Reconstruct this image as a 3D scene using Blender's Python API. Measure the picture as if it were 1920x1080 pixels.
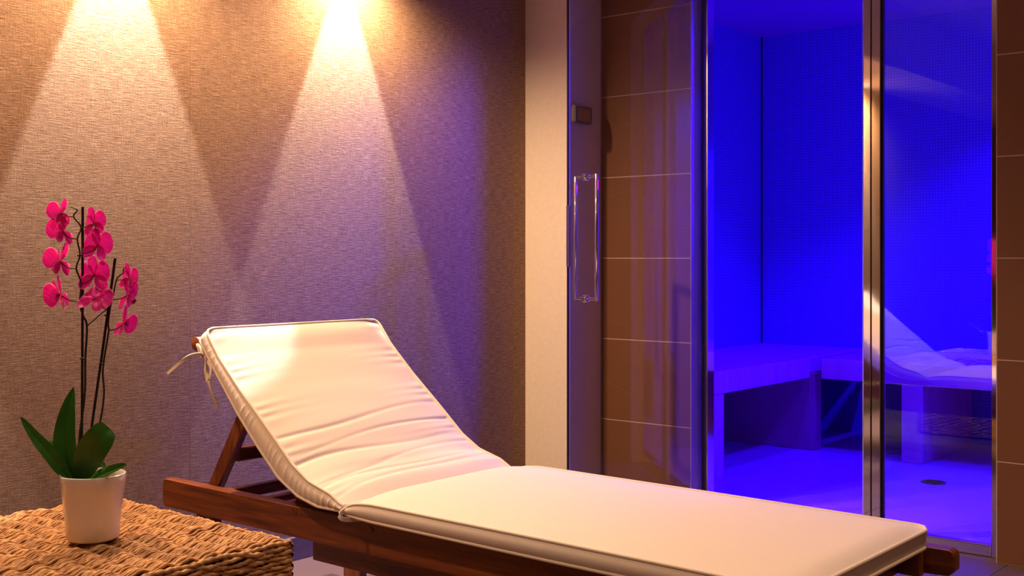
import bpy, bmesh, math, random
import numpy as np
from mathutils import Vector, Matrix
random.seed(7); rng = np.random.default_rng(7)
scene = bpy.context.scene
for o in list(bpy.data.objects): bpy.data.objects.remove(o)
C = scene.collection

# ---------------------------------------------------------------- camera
S = 1.1                                   # metres per drawing unit
VP1, VP2, HZ = -1633.0, 2760.0, 484.0     # room vanishing points and horizon in the 1920x1080 frame
F = math.sqrt((960 - VP1) * (VP2 - 960)); TH = math.atan((VP2 - 960) / F)
T = 0.31; H = 3 * T                       # wall tile pitch, eye height (three tiles)
_c, _s = math.cos(TH), math.sin(TH)
FWD = Vector((-_s, _c, 0)); RGT = Vector((_c, _s, 0)); UP = Vector((0, 0, 1))
cam_d = bpy.data.cameras.new('camera'); cam = bpy.data.objects.new('camera', cam_d); C.objects.link(cam)
cam_d.sensor_width = 36.0; cam_d.lens = F / 1920 * 36.0
cam_d.shift_y = -(540 - HZ) / 1920.0
cam.location = (0, 0, H * S); cam.rotation_euler = (math.pi / 2, 0, TH)
cam_d.clip_start = 0.02
scene.camera = cam
def ray(px, py): return FWD + RGT * ((px - 960) / F) + UP * (-(py - HZ) / F)
EYE = Vector((0, 0, H))
def at(px, py, d): return EYE + ray(px, py) * d
def onX(px, py, X): r = ray(px, py); return EYE + r * (X / r.x)
def onY(px, py, Y): r = ray(px, py); return EYE + r * (Y / r.y)
def onZ(px, py, Z): r = ray(px, py); return EYE + r * ((Z - H) / r.z)

# ---------------------------------------------------------------- world, exposure
w = bpy.data.worlds.new('world'); scene.world = w; w.use_nodes = True
w.node_tree.nodes['Background'].inputs[0].default_value = (0.02, 0.012, 0.008, 1)
w.node_tree.nodes['Background'].inputs[1].default_value = 0.3
vs = scene.view_settings
vs.view_transform = 'Standard'; vs.look = 'None'; vs.exposure = 0.12; vs.gamma = 1.0; vs.use_curve_mapping = False

# ---------------------------------------------------------------- lamps
WARM = (1.0, 0.63, 0.33); WARMW = (1.0, 0.83, 0.67)
def spot(name, loc, target, energy, half_deg, blend, color, radius=0.02):
    l = bpy.data.lights.new(name, 'SPOT'); l.energy = energy; l.color = color
    l.spot_size = math.radians(2 * half_deg); l.spot_blend = blend; l.shadow_soft_size = radius
    o = bpy.data.objects.new(name, l); C.objects.link(o); o.location = Vector(loc) * S
    d = Vector(target) - Vector(loc); o.rotation_euler = d.to_track_quat('-Z', 'Y').to_euler(); return o
XW = -2.79                                # wallpaper wall
LZ = 1.925                                # lens height of the wall washers
WASH_Y = (0.87, 1.69, 2.50)
for y in WASH_Y:
    spot('wall_washer_beam', (XW + 0.055, y, LZ), (XW + 0.055, y, 0), 150, 21.5, 0.10, (1.0, 0.91, 0.83), 0.012)
    spot('wall_washer_spill', (XW + 0.09, y, LZ), (XW + 0.09, y, 0), 98, 80, 0.9, WARM, 0.03)
CEIL = 2.30
DOWN = [(-1.22, 2.02), (-1.65, 0.65), (-0.35, 2.3), (-0.3, 0.3), (0.9, 1.2)]
DOWN_E = [31, 32, 58, 40, 40]
for (x, y), e in zip(DOWN, DOWN_E):
    spot('downlight_beam', (x, y, CEIL - 0.035), (x, y, 0), e, 38 if x < -1 else 52, 0.6, WARMW if x < -1 else WARM, 0.04)
STEAM_LAMPS = [(-1.12, 4.52), (-2.05, 4.35), (-1.25, 5.12)]
BLUE = (0.024, 0.0, 1.0)
for (x, y), e in zip(STEAM_LAMPS, (200, 160, 160)):
    spot('steam_lamp_light', (x, y, 2.14), (x, y, 0), e, 60, 0.35, BLUE, 0.03)

spot('added_band_spot', (-1.12, 4.52, 2.10), (-2.79, 2.99, 1.00), 800, 17, 0.8, BLUE, 0.11)  # extra blue spot, added to throw the purple band onto the wallpaper

# ---------------------------------------------------------------- materials
def new_mat(name):
    m = bpy.data.materials.new(name); m.use_nodes = True
    nt = m.node_tree; b = nt.nodes['Principled BSDF']; return m, nt, b
def N(nt, typ, **kw):
    n = nt.nodes.new(typ)
    for k, v in kw.items(): setattr(n, k, v)
    return n
def ramp(nt, fac, stops):
    r = N(nt, 'ShaderNodeValToRGB'); e = r.color_ramp.elements
    while len(e) < len(stops): e.new(0.5)
    for i, (p, c) in enumerate(stops): e[i].position = p; e[i].color = (*c, 1)
    nt.links.new(fac, r.inputs[0]); return r.outputs[0]
def coords(nt, scale, kind='Object'):
    tc = N(nt, 'ShaderNodeTexCoord'); mp = N(nt, 'ShaderNodeMapping'); mp.inputs['Scale'].default_value = scale
    nt.links.new(tc.outputs[kind], mp.inputs[0]); return mp.outputs[0]
def noise(nt, vec, scale, detail=4, rough=0.6):
    n = N(nt, 'ShaderNodeTexNoise'); n.inputs['Scale'].default_value = scale
    n.inputs['Detail'].default_value = detail; n.inputs['Roughness'].default_value = rough
    nt.links.new(vec, n.inputs['Vector']); return n.outputs['Fac']
def math_n(nt, op, a, b):
    n = N(nt, 'ShaderNodeMath', operation=op)
    for i, v in enumerate((a, b)):
        if isinstance(v, (int, float)): n.inputs[i].default_value = v
        else: nt.links.new(v, n.inputs[i])
    return n.outputs[0]
def bump(nt, b, h, strength, dist):
    n = N(nt, 'ShaderNodeBump'); n.inputs['Strength'].default_value = strength; n.inputs['Distance'].default_value = dist
    nt.links.new(h, n.inputs['Height']); nt.links.new(n.outputs[0], b.inputs['Normal'])
def plain(name, col, rough=0.5, metal=0.0, spec=0.5, coat=0.0, trans=None):
    m, nt, b = new_mat(name); b.inputs['Base Color'].default_value = (*col, 1)
    b.inputs['Roughness'].default_value = rough; b.inputs['Metallic'].default_value = metal
    b.inputs['Specular IOR Level'].default_value = spec; b.inputs['Coat Weight'].default_value = coat
    return m
def speckled(name, c0, c1, scale, rough, bstr=0.0, spec=0.5, stretch=(1, 1, 1)):
    m, nt, b = new_mat(name); v = coords(nt, stretch); f = noise(nt, v, scale)
    nt.links.new(ramp(nt, f, [(0.35, c0), (0.65, c1)]), b.inputs['Base Color'])
    b.inputs['Roughness'].default_value = rough; b.inputs['Specular IOR Level'].default_value = spec
    if bstr: bump(nt, b, f, bstr, 0.002)
    return m
def wallpaper_mat():
    m, nt, b = new_mat('woven_wallpaper')
    h = noise(nt, coords(nt, (1, 26, 290)), 1.0, 5, 0.75)        # long horizontal threads
    v = noise(nt, coords(nt, (1, 300, 22)), 1.0, 4, 0.65)        # vertical threads
    g = noise(nt, coords(nt, (1, 1, 1)), 260, 3, 0.7)           # slubs
    s = math_n(nt, 'ADD', math_n(nt, 'MULTIPLY', h, 0.58), math_n(nt, 'ADD', math_n(nt, 'MULTIPLY', v, 0.20), math_n(nt, 'MULTIPLY', g, 0.30)))
    nt.links.new(ramp(nt, s, [(0.36, (0.11, 0.065, 0.042)), (0.53, (0.31, 0.188, 0.122)), (0.70, (0.56, 0.385, 0.27))]), b.inputs['Base Color'])
    b.inputs['Roughness'].default_value = 0.85; b.inputs['Specular IOR Level'].default_value = 0.25
    bump(nt, b, s, 0.9, 0.006); return m
def wood_mat(name, axis, c0, c1, c2):
    m, nt, b = new_mat(name); sc = [22, 22, 22]; sc[axis] = 1.6
    f = noise(nt, coords(nt, sc), 1.4, 6, 0.65); g = noise(nt, coords(nt, [k * 5 for k in sc]), 1.0, 3, 0.6)
    s = math_n(nt, 'ADD', math_n(nt, 'MULTIPLY', f, 0.75), math_n(nt, 'MULTIPLY', g, 0.25))
    nt.links.new(ramp(nt, s, [(0.36, c0), (0.5, c1), (0.66, c2)]), b.inputs['Base Color'])
    b.inputs['Roughness'].default_value = 0.38; bump(nt, b, s, 0.15, 0.002); return m
def mosaic_mat(name, plane, col, grout, size=0.0155):
    m, nt, b = new_mat(name); tc = N(nt, 'ShaderNodeTexCoord'); sp = N(nt, 'ShaderNodeSeparateXYZ'); cb = N(nt, 'ShaderNodeCombineXYZ')
    nt.links.new(tc.outputs['Object'], sp.inputs[0])
    nt.links.new(sp.outputs[plane[0]], cb.inputs[0]); nt.links.new(sp.outputs[plane[1]], cb.inputs[1])
    br = N(nt, 'ShaderNodeTexBrick', offset=0.0, squash=1.0)
    br.inputs['Scale'].default_value = 1.0; br.inputs['Brick Width'].default_value = size * S; br.inputs['Row Height'].default_value = size * S
    br.inputs['Mortar Size'].default_value = 0.0016; br.inputs['Mortar Smooth'].default_value = 0.1
    br.inputs['Color1'].default_value = (*col, 1); br.inputs['Color2'].default_value = (*[k * 0.9 for k in col], 1); br.inputs['Mortar'].default_value = (*grout, 1)
    nt.links.new(cb.outputs[0], br.inputs['Vector']); nt.links.new(br.outputs['Color'], b.inputs['Base Color'])
    inv = math_n(nt, 'SUBTRACT', 1.0, br.outputs['Fac']); bump(nt, b, inv, 0.6, 0.002)
    b.inputs['Roughness'].default_value = 0.3; return m
def glass_mat(name, tint, ior):
    m = bpy.data.materials.new(name); m.use_nodes = True; nt = m.node_tree
    for n in list(nt.nodes): nt.nodes.remove(n)
    out = N(nt, 'ShaderNodeOutputMaterial'); mix = N(nt, 'ShaderNodeMixShader'); tr = N(nt, 'ShaderNodeBsdfTransparent'); gl = N(nt, 'ShaderNodeBsdfGlossy')
    lw = N(nt, 'ShaderNodeLayerWeight'); lw.inputs['Blend'].default_value = 0.5
    f0 = ((ior - 1) / (ior + 1)) ** 2; fac = math_n(nt, 'ADD', f0, math_n(nt, 'MULTIPLY', 1 - f0, math_n(nt, 'POWER', lw.outputs['Facing'], 5.0)))   # Schlick, the same from both sides
    tr.inputs[0].default_value = (*tint, 1); gl.inputs['Roughness'].default_value = 0.0; gl.inputs['Color'].default_value = (1, 1, 1, 1)
    L = nt.links.new
    L(fac, mix.inputs[0]); L(tr.outputs[0], mix.inputs[1]); L(gl.outputs[0], mix.inputs[2]); L(mix.outputs[0], out.inputs[0])
    return m
def translucent(name, c0, c1, edge=None, tw=0.45, scale=30, rough=0.5):
    m, nt, b = new_mat(name); f = noise(nt, coords(nt, (1, 1, 1)), scale, 3)
    col = ramp(nt, f, [(0.3, c0), (0.7, c1)])
    nt.links.new(col, b.inputs['Base Color']); b.inputs['Roughness'].default_value = rough
    t = N(nt, 'ShaderNodeBsdfTranslucent'); nt.links.new(col, t.inputs[0])
    mx = N(nt, 'ShaderNodeMixShader'); mx.inputs[0].default_value = tw
    nt.links.new(b.outputs[0], mx.inputs[1]); nt.links.new(t.outputs[0], mx.inputs[2])
    nt.links.new(mx.outputs[0], nt.nodes['Material Output'].inputs[0]); return m
def petal_mat():
    m = translucent('magenta_petal', (0.74, 0.006, 0.27), (0.90, 0.02, 0.44), tw=0.5, scale=60); nt = m.node_tree
    at_ = N(nt, 'ShaderNodeAttribute', attribute_name='rim'); mx = N(nt, 'ShaderNodeMix', data_type='RGBA')
    rp_ = [n for n in nt.nodes if n.type == 'VALTORGB'][0]; L = nt.links.new
    L(at_.outputs['Fac'], mx.inputs[0]); L(rp_.outputs[0], mx.inputs[6]); mx.inputs[7].default_value = (0.95, 0.45, 0.75, 1)
    L(mx.outputs[2], nt.nodes['Principled BSDF'].inputs['Base Color']); L(mx.outputs[2], [n for n in nt.nodes if n.type == 'BSDF_TRANSLUCENT'][0].inputs[0]); return m
def emissive(name, col, strength):
    m, nt, b = new_mat(name); b.inputs['Emission Color'].default_value = (*col, 1); b.inputs['Emission Strength'].default_value = strength
    b.inputs['Base Color'].default_value = (0.8, 0.8, 0.8, 1); return m
M = dict(
    wallpaper=wallpaper_mat(),
    backing=plain('paper_backing', (0.50, 0.36, 0.26), 0.9),
    plaster=speckled('painted_plaster', (0.80, 0.70, 0.60), (0.84, 0.74, 0.64), 60, 0.75, 0.06, 0.3),
    paint=speckled('ceiling_paint', (0.74, 0.64, 0.54), (0.78, 0.68, 0.58), 30, 0.85),
    far_wall=speckled('brown_paint', (0.60, 0.43, 0.28), (0.64, 0.46, 0.30), 20, 0.8),
    tile=speckled('brown_stone_tile', (0.165, 0.070, 0.028), (0.245, 0.110, 0.048), 330, 0.42, 0.05),
    grout=speckled('pale_grout', (0.55, 0.42, 0.34), (0.65, 0.50, 0.40), 200, 0.9),
    floor_tile=speckled('floor_stone', (0.115, 0.072, 0.07), (0.165, 0.105, 0.10), 260, 0.32, 0.04),
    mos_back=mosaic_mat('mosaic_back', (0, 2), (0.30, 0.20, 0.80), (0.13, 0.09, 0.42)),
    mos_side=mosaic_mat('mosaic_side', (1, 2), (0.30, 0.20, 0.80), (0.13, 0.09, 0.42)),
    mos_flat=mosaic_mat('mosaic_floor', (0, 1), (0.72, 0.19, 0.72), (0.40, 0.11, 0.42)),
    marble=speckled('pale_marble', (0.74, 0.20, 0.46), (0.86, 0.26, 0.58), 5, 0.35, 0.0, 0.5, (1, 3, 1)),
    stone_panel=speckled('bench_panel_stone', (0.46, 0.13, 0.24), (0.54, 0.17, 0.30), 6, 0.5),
    glass=glass_mat('clear_glass', (0.95, 0.95, 0.95), 1.62),
    chrome=plain('polished_chrome', (0.86, 0.84, 0.82), 0.06, 1.0),
    steel=plain('brushed_steel', (0.62, 0.58, 0.54), 0.28, 1.0),
    smoked=plain('smoked_profile', (0.05, 0.035, 0.075), 0.12, 0.0, 0.8),
    seal=plain('dark_seal', (0.015, 0.013, 0.015), 0.35),
    plastic=plain('clear_seal', (0.55, 0.53, 0.55), 0.25),
    greybox=plain('grey_plastic', (0.20, 0.17, 0.16), 0.45),
    wood_x=wood_mat('teak_x', 0, (0.070, 0.013, 0.003), (0.155, 0.034, 0.007), (0.27, 0.073, 0.016)),
    wood_y=wood_mat('teak_y', 1, (0.070, 0.013, 0.003), (0.155, 0.034, 0.007), (0.27, 0.073, 0.016)),
    wood_z=wood_mat('teak_z', 2, (0.070, 0.013, 0.003), (0.155, 0.034, 0.007), (0.27, 0.073, 0.016)),
    screw=plain('dark_brass', (0.22, 0.12, 0.05), 0.35, 0.9),
    fabric=speckled('cream_canvas', (0.74, 0.63, 0.57), (0.78, 0.67, 0.61), 420, 0.8, 0.05, 0.2),
    piping=plain('cream_piping', (0.76, 0.64, 0.55), 0.7, 0, 0.3),
    rope=None, ceramic=plain('white_glaze', (0.86, 0.80, 0.74), 0.16, 0, 0.5, 0.4),
    soil=speckled('bark_mix', (0.03, 0.018, 0.01), (0.10, 0.06, 0.035), 120, 0.9, 0.4),
    leaf=translucent('orchid_leaf', (0.034, 0.15, 0.014), (0.07, 0.25, 0.026), tw=0.22, scale=18, rough=0.32),
    petal=petal_mat(),
    lip=translucent('dark_magenta_lip', (0.45, 0.005, 0.12), (0.6, 0.01, 0.2), tw=0.3, scale=80),
    stem=plain('dark_stem', (0.045, 0.035, 0.012), 0.5), bud=plain('pale_stem_tip', (0.35, 0.27, 0.12), 0.5),
    stake=plain('brown_stake', (0.018, 0.010, 0.006), 0.6),
    lens_warm=emissive('warm_lens', (1.0, 0.8, 0.6), 6), lens_blue=emissive('blue_lens', (0.05, 0.0, 1.0), 8),
    skirt=speckled('skirting_stone', (0.12, 0.09, 0.09), (0.16, 0.12, 0.12), 40, 0.4),
    drain=plain('drain_metal', (0.08, 0.07, 0.08), 0.4, 0.8),
)
def rope_mat():
    m, nt, b = new_mat('water_hyacinth_rope')
    f = noise(nt, coords(nt, (1, 1, 1)), 28, 3); g = noise(nt, coords(nt, (60, 9, 60)), 6, 4, 0.7)
    s = math_n(nt, 'ADD', math_n(nt, 'MULTIPLY', f, 0.55), math_n(nt, 'MULTIPLY', g, 0.45))
    nt.links.new(ramp(nt, s, [(0.34, (0.20, 0.070, 0.016)), (0.5, (0.47, 0.215, 0.066)), (0.66, (0.76, 0.45, 0.19))]), b.inputs['Base Color'])
    b.inputs['Roughness'].default_value = 0.55; bump(nt, b, g, 0.4, 0.002); return m
M['rope'] = rope_mat()

# ---------------------------------------------------------------- mesh helpers
class MB:
    def __init__(s): s.v = []; s.f = []
    def add(s, vs_, fs):
        o = len(s.v); s.v += [tuple(p) for p in vs_]; s.f += [tuple(i + o for i in f) for f in fs]
    def tube(s, pts, r, n=8, closed=False, cap=True, flat=None):
        pts = [Vector(p) for p in pts]; k = len(pts); rs = r if isinstance(r, (list, tuple)) else [r] * k
        prev = None; vs_ = []
        for i, p in enumerate(pts):
            a = pts[(i - 1) % k] if (closed or i > 0) else p; b = pts[(i + 1) % k] if (closed or i < k - 1) else p
            t = (b - a).normalized()
            if prev is None:
                ref = Vector((0, 0, 1)) if abs(t.z) < 0.9 else Vector((1, 0, 0)); u = t.cross(ref).normalized()
            else:
                u = (prev - t * prev.dot(t)).normalized()
            prev = u; w_ = t.cross(u)
            for j in range(n):
                a_ = 2 * math.pi * j / n; vs_.append(p + (u * math.cos(a_) + w_ * math.sin(a_)) * rs[i])
        fs = []; m = k if closed else k - 1
        for i in range(m):
            for j in range(n):
                i2 = (i + 1) % k; fs.append((i * n + j, i * n + (j + 1) % n, i2 * n + (j + 1) % n, i2 * n + j))
        if cap and not closed: fs += [tuple(range(n - 1, -1, -1)), tuple((k - 1) * n + j for j in range(n))]
        s.add(vs_, fs)
    def box(s, lo, hi):
        (a, b, c), (d, e, f) = lo, hi
        s.add([(a, b, c), (d, b, c), (d, e, c), (a, e, c), (a, b, f), (d, b, f), (d, e, f), (a, e, f)],
              [(0, 3, 2, 1), (4, 5, 6, 7), (0, 1, 5, 4), (1, 2, 6, 5), (2, 3, 7, 6), (3, 0, 4, 7)])
    def beam(s, a, b, wdir, wd, hd):            # straight bar a->b, wd along wdir, hd along the third axis
        a, b = Vector(a), Vector(b); t = (b - a).normalized(); u = Vector(wdir); u = (u - t * u.dot(t)).normalized(); q = t.cross(u)
        vs_ = [p + u * (i * wd / 2) + q * (j * hd / 2) for p in (a, b) for (i, j) in ((-1, -1), (1, -1), (1, 1), (-1, 1))]
        s.add(vs_, [(0, 3, 2, 1), (4, 5, 6, 7), (0, 1, 5, 4), (1, 2, 6, 5), (2, 3, 7, 6), (3, 0, 4, 7)])
    def prism(s, prof, y0, y1):                 # profile in X-Z, extruded along Y
        k = len(prof); s.add([(x, y0, z) for x, z in prof] + [(x, y1, z) for x, z in prof],
              [tuple(range(k)), tuple(range(2 * k - 1, k - 1, -1))] + [(i, k + i, k + (i + 1) % k, (i + 1) % k) for i in range(k)])
    def lathe(s, prof, c, n=48):
        k = len(prof); vs_ = []
        for (r, z) in prof:
            for j in range(n): a = 2 * math.pi * j / n; vs_.append((c[0] + r * math.cos(a), c[1] + r * math.sin(a), c[2] + z))
        fs = [(i * n + j, i * n + (j + 1) % n, (i + 1) * n + (j + 1) % n, (i + 1) * n + j) for i in range(k - 1) for j in range(n)]
        fs += [tuple(range(n - 1, -1, -1)), tuple((k - 1) * n + j for j in range(n))]
        s.add(vs_, fs)
    def grid(s, P):                             # P[i][j] -> vector
        a, b = len(P), len(P[0]); s.add([P[i][j] for i in range(a) for j in range(b)],
              [(i * b + j, i * b + j + 1, (i + 1) * b + j + 1, (i + 1) * b + j) for i in range(a - 1) for j in range(b - 1)])
    def mesh(s, name, mat, bevel=0.0, smooth=False, seg=1, origin=None):
        og = Vector(origin) if origin is not None else Vector((0, 0, 0))
        me = bpy.data.meshes.new(name); me.from_pydata([tuple((Vector(v) - og) * S) for v in s.v], [], s.f)
        bm = bmesh.new(); bm.from_mesh(me); bmesh.ops.recalc_face_normals(bm, faces=bm.faces)
        if bevel:
            es = [e for e in bm.edges if len(e.link_faces) == 2 and e.calc_face_angle(0) > 0.5]
            bmesh.ops.bevel(bm, geom=es, offset=bevel * S, segments=seg, affect='EDGES', profile=0.5, clamp_overlap=True)
        bm.to_mesh(me); bm.free()
        if smooth:
            me.polygons.foreach_set('use_smooth', [True] * len(me.polygons)); me.set_sharp_from_angle(angle=math.radians(50))
        me.materials.append(M[mat] if isinstance(mat, str) else mat); return me
    def build(s, name, mat, parent=None, bevel=0.0, smooth=False, seg=1, origin=None, **tags):
        o = bpy.data.objects.new(name, s.mesh(name, mat, bevel, smooth, seg, origin)); C.objects.link(o)
        if parent is not None:
            o.parent = parent; base = parent_loc(parent)
        else: base = Vector((0, 0, 0))
        o.location = (Vector(origin) if origin is not None else Vector((0, 0, 0))) * S - base
        tag(o, **tags); return o
def parent_loc(p):
    l = Vector((0, 0, 0))
    while p is not None: l = l + p.location; p = p.parent
    return l
def tag(o, label=None, cat=None, group=None, kind=None):
    if label: o['label'] = label
    if cat: o['category'] = cat
    if group: o['group'] = group
    if kind: o['kind'] = kind
    return o
def thing(name, loc, label, cat, group=None, kind=None):
    o = bpy.data.objects.new(name, None); o.empty_display_size = 0.1; C.objects.link(o); o.location = Vector(loc) * S
    return tag(o, label, cat, group, kind)
def boxo(name, lo, hi, mat, parent=None, bevel=0.0, **tags):
    b = MB(); b.box(lo, hi); return b.build(name, mat, parent, bevel, **tags)
def inst(name, me, loc, parent):
    o = bpy.data.objects.new(name, me); C.objects.link(o); o.parent = parent; o.location = Vector(loc) * S - parent_loc(parent); return o

# ---------------------------------------------------------------- the room shell
YF = 3.647                      # tiled wall face
PX, PY = -2.588, 3.429          # pilaster corner
OX0, OX1 = -2.19, -1.115        # opening in the tiled wall
HEAD = 2.0                     # opening head
XR, YB = 2.2, -2.4              # room limits behind the camera
YS, XSL, XSR, CS = 5.915, -3.09, -0.75, 2.18   # steam room back, left, right, ceiling
YG = 3.70                       # frame front plane
struct = dict(kind='structure')
# left wall: backing and wallpaper strips
wl = boxo('wall_left', (XW - 0.15, YB, 0), (XW - 0.003, YF + 0.15, CEIL), 'backing', label='wall papered with brown woven wallpaper lit by two spot scallops', cat='wall', **struct)
seam = 3.358; pitch = 0.7165
ys = [seam - pitch * k for k in range(0, 9)]
edges = [PY] + ys
for k, (a, b) in enumerate(zip(edges[:-1], edges[1:])):
    bb = MB(); bb.box((XW - 0.0035, max(b, YB) + 0.0001, 0.0), (XW - (0.0005 if k % 2 else 0), a - 0.0001, CEIL)); bb.build('wallpaper_strip', 'wallpaper', wl)
# plaster pilaster at the end of the left wall
boxo('trim_1', (XW - 0.003, PY, 0), (PX, YF, CEIL), 'plaster', bevel=0.003, label='pale plaster pilaster between wallpaper and tiled wall', cat='pilaster', **struct)
# skirting along the wallpaper
boxo('baseboard_left', (XW, YB, 0), (XW + 0.012, PY, 0.072), 'skirt', bevel=0.002, label='low stone skirting along the foot of the papered wall', cat='baseboard', **struct)
# bulkhead with the wall washers
boxo('trim_2', (XW, YB, 1.95), (XW + 0.42, PY, CEIL), 'paint', label='dropped plaster bulkhead above the papered wall', cat='bulkhead', **struct)
# tiled front wall: grout backing with tiles
wf = thing('wall_front', (0, YF, 0), 'dark brown stone tiled wall around the glass steam room front', 'wall', **struct)
bb = MB(); g0 = YF + 0.0012
bb.box((PX, g0, 0), (OX0 + 0.001, YG + 0.06, CEIL)); bb.build('grout_bed', 'grout', wf)
bb = MB(); bb.box((OX1 - 0.001, g0, 0), (XR, YG + 0.06, CEIL)); bb.build('grout_bed', 'grout', wf)
bb = MB(); bb.box((OX0 + 0.001, g0, HEAD), (OX1 - 0.001, YG + 0.06, CEIL)); bb.build('grout_bed', 'grout', wf)
J = 0.0019
def tile_row(x0, x1, z0, z1, cache={}):
    k = (round(x1 - x0, 4), round(z1 - z0, 4))
    if k not in cache:
        b = MB(); b.box((J, 0, J), (x1 - x0 - J, 0.012, z1 - z0 - J)); cache[k] = b.mesh('tile', 'tile', 0.0007)
    inst('tile', cache[k], (x0, YF, z0), wf)
nrow = int(CEIL / T) + 1
for r in range(nrow):
    z0, z1 = r * T, min((r + 1) * T, CEIL)
    if z1 - z0 < 0.02: continue
    tile_row(PX, OX0, z0, z1)
    x = OX1
    while x < XR - 0.01: tile_row(x, min(x + 0.62, XR), z0, z1); x += 0.62
for (za, zb) in ((HEAD, 7 * T), (7 * T, CEIL)):
    tile_row(OX0, OX0 + 0.5375, za, zb); tile_row(OX0 + 0.5375, OX1, za, zb)
# tiled reveals of the opening
rv = MB(); rv.box((OX0 - 0.012, YF, 0), (OX0, YG + 0.06, HEAD))
for xa in (OX0 - 0.011, OX1):
    for r in range(7):
        b = MB(); z1 = min((r + 1) * T, HEAD)
        if z1 - r * T > 0.01: b.box((xa, YF + 0.0122, r * T + J), (xa + 0.011, YG + 0.06, z1 - J)); b.build('reveal_tile', 'tile', wf)
# floor with stone tiles
fl = boxo('floor', (XW, YB, -0.06), (XR, YF, -0.003), 'grout', label='dark stone tiled floor of the relaxation room', cat='floor', **struct)
fx0 = -1.081; fp = 0.62
b = MB(); b.box((0.002, 0.002, -0.012), (fp - 0.002, fp - 0.002, 0)); fmesh = b.mesh('floor_tile', 'floor_tile', 0.0008)
xs = [fx0 + fp * k for k in range(-3, 7)]
for x in xs:
    for j in range(1, 11):
        y = YF - fp * j
        x0_, x1_, y0_, y1_ = max(x, XW), min(x + fp, XR), max(y, YB), y + fp
        if x1_ - x0_ < 0.02 or y1_ - y0_ < 0.02: continue
        if x1_ - x0_ > fp - 0.001 and y1_ - y0_ > fp - 0.001: inst('floor_tile', fmesh, (x, y, 0), fl)
        else:
            b = MB(); b.box((x0_ + 0.002, y0_ + 0.002, -0.012), (x1_ - 0.002, y1_ - 0.002, 0)); b.build('floor_tile', 'floor_tile', fl, 0.0008)
boxo('threshold', (OX0, YF, -0.06), (OX1, YG + 0.06, 0.0), 'floor_tile', fl)
# remaining shell
boxo('ceiling', (XW - 0.15, YB - 0.1, CEIL), (XR + 0.1, YG + 0.06, CEIL + 0.08), 'paint', label='plain painted ceiling of the relaxation room', cat='ceiling', **struct)
boxo('wall_right', (XR, YB - 0.1, 0), (XR + 0.1, YG + 0.06, CEIL), 'far_wall', label='brown painted wall on the right of the room', cat='wall', **struct)
boxo('wall_back', (XW - 0.15, YB - 0.1, 0), (XR, YB, CEIL), 'far_wall', label='brown painted wall behind the viewer', cat='wall', **struct)
# steam room shell
Y1 = YG + 0.06
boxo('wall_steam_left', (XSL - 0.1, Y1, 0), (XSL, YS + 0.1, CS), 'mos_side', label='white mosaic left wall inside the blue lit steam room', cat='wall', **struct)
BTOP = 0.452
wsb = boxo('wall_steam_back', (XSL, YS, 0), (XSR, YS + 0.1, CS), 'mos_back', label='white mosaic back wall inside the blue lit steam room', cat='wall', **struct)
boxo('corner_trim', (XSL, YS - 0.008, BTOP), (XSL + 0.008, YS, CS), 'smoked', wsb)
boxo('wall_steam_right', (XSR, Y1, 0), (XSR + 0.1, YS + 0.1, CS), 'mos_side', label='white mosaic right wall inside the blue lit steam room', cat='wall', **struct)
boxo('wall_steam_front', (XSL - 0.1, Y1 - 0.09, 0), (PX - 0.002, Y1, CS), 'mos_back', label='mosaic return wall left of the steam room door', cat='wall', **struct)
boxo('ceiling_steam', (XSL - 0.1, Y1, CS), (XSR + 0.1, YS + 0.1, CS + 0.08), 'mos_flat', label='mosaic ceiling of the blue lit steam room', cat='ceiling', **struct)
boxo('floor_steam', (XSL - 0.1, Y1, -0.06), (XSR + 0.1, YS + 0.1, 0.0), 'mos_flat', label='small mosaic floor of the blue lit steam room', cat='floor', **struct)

# ---------------------------------------------------------------- steam room front: frame, fixed pane, door
P0, PM, P1, FR0 = -1.558, -1.532, -1.501, -1.147
XJ0, XJ1 = -2.183, -2.150      # hinge jamb profile
wn = thing('window_1', (-1.33, YG, 0), 'fixed clear glass pane in chrome frame beside the steam room doorway', 'window', **struct)
SILL = 0.034
def prof(name, x0, x1, y0, y1, z0, z1, mat='chrome', parent=wn, bev=0.0015):
    return boxo(name, (x0, y0, z0), (x1, y1, z1), mat, parent, bev)
prof('frame_post', PM + 0.001, P1, YG, YG + 0.045, 0, HEAD)
prof('frame_post', FR0 + 0.001, OX1, YG, YG + 0.045, 0, HEAD)
prof('sill_profile', P1, FR0, YG, YG + 0.045, 0.002, SILL)
prof('glazing_bead', P1, FR0, YG - 0.002, YG + 0.006, SILL, SILL + 0.004)
prof('head_profile', P1, FR0, YG, YG + 0.045, HEAD - 0.035, HEAD)
prof('gasket', P1, P1 + 0.006, YG + 0.012, YG + 0.026, SILL, HEAD - 0.035, 'seal', wn, 0)
prof('pane', P1, FR0 + 0.002, YG + 0.016, YG + 0.022, SILL, HEAD - 0.035, 'glass', wn, 0)
fr = thing('trim_3', (-1.85, YG, 0), 'chrome door frame of the steam room doorway', 'door frame', **struct)
prof('frame_post', P0, PM - 0.001, YG - 0.002, YG + 0.043, 0, HEAD, 'chrome', fr)
prof('strike_edge', P0 - 0.004, P0, YG + 0.002, YG + 0.012, 0, HEAD, 'plastic', fr, 0)
prof('edge_bead', XJ0, XJ0 + 0.003, YG - 0.002, YG + 0.045, 0, HEAD, 'chrome', fr, 0)
prof('hinge_post', XJ0 + 0.003, XJ1 - 0.004, YG + 0.004, YG + 0.045, 0, HEAD, 'smoked', fr)
prof('edge_bead', XJ1 - 0.004, XJ1, YG - 0.002, YG + 0.045, 0, HEAD, 'chrome', fr, 0)
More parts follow.
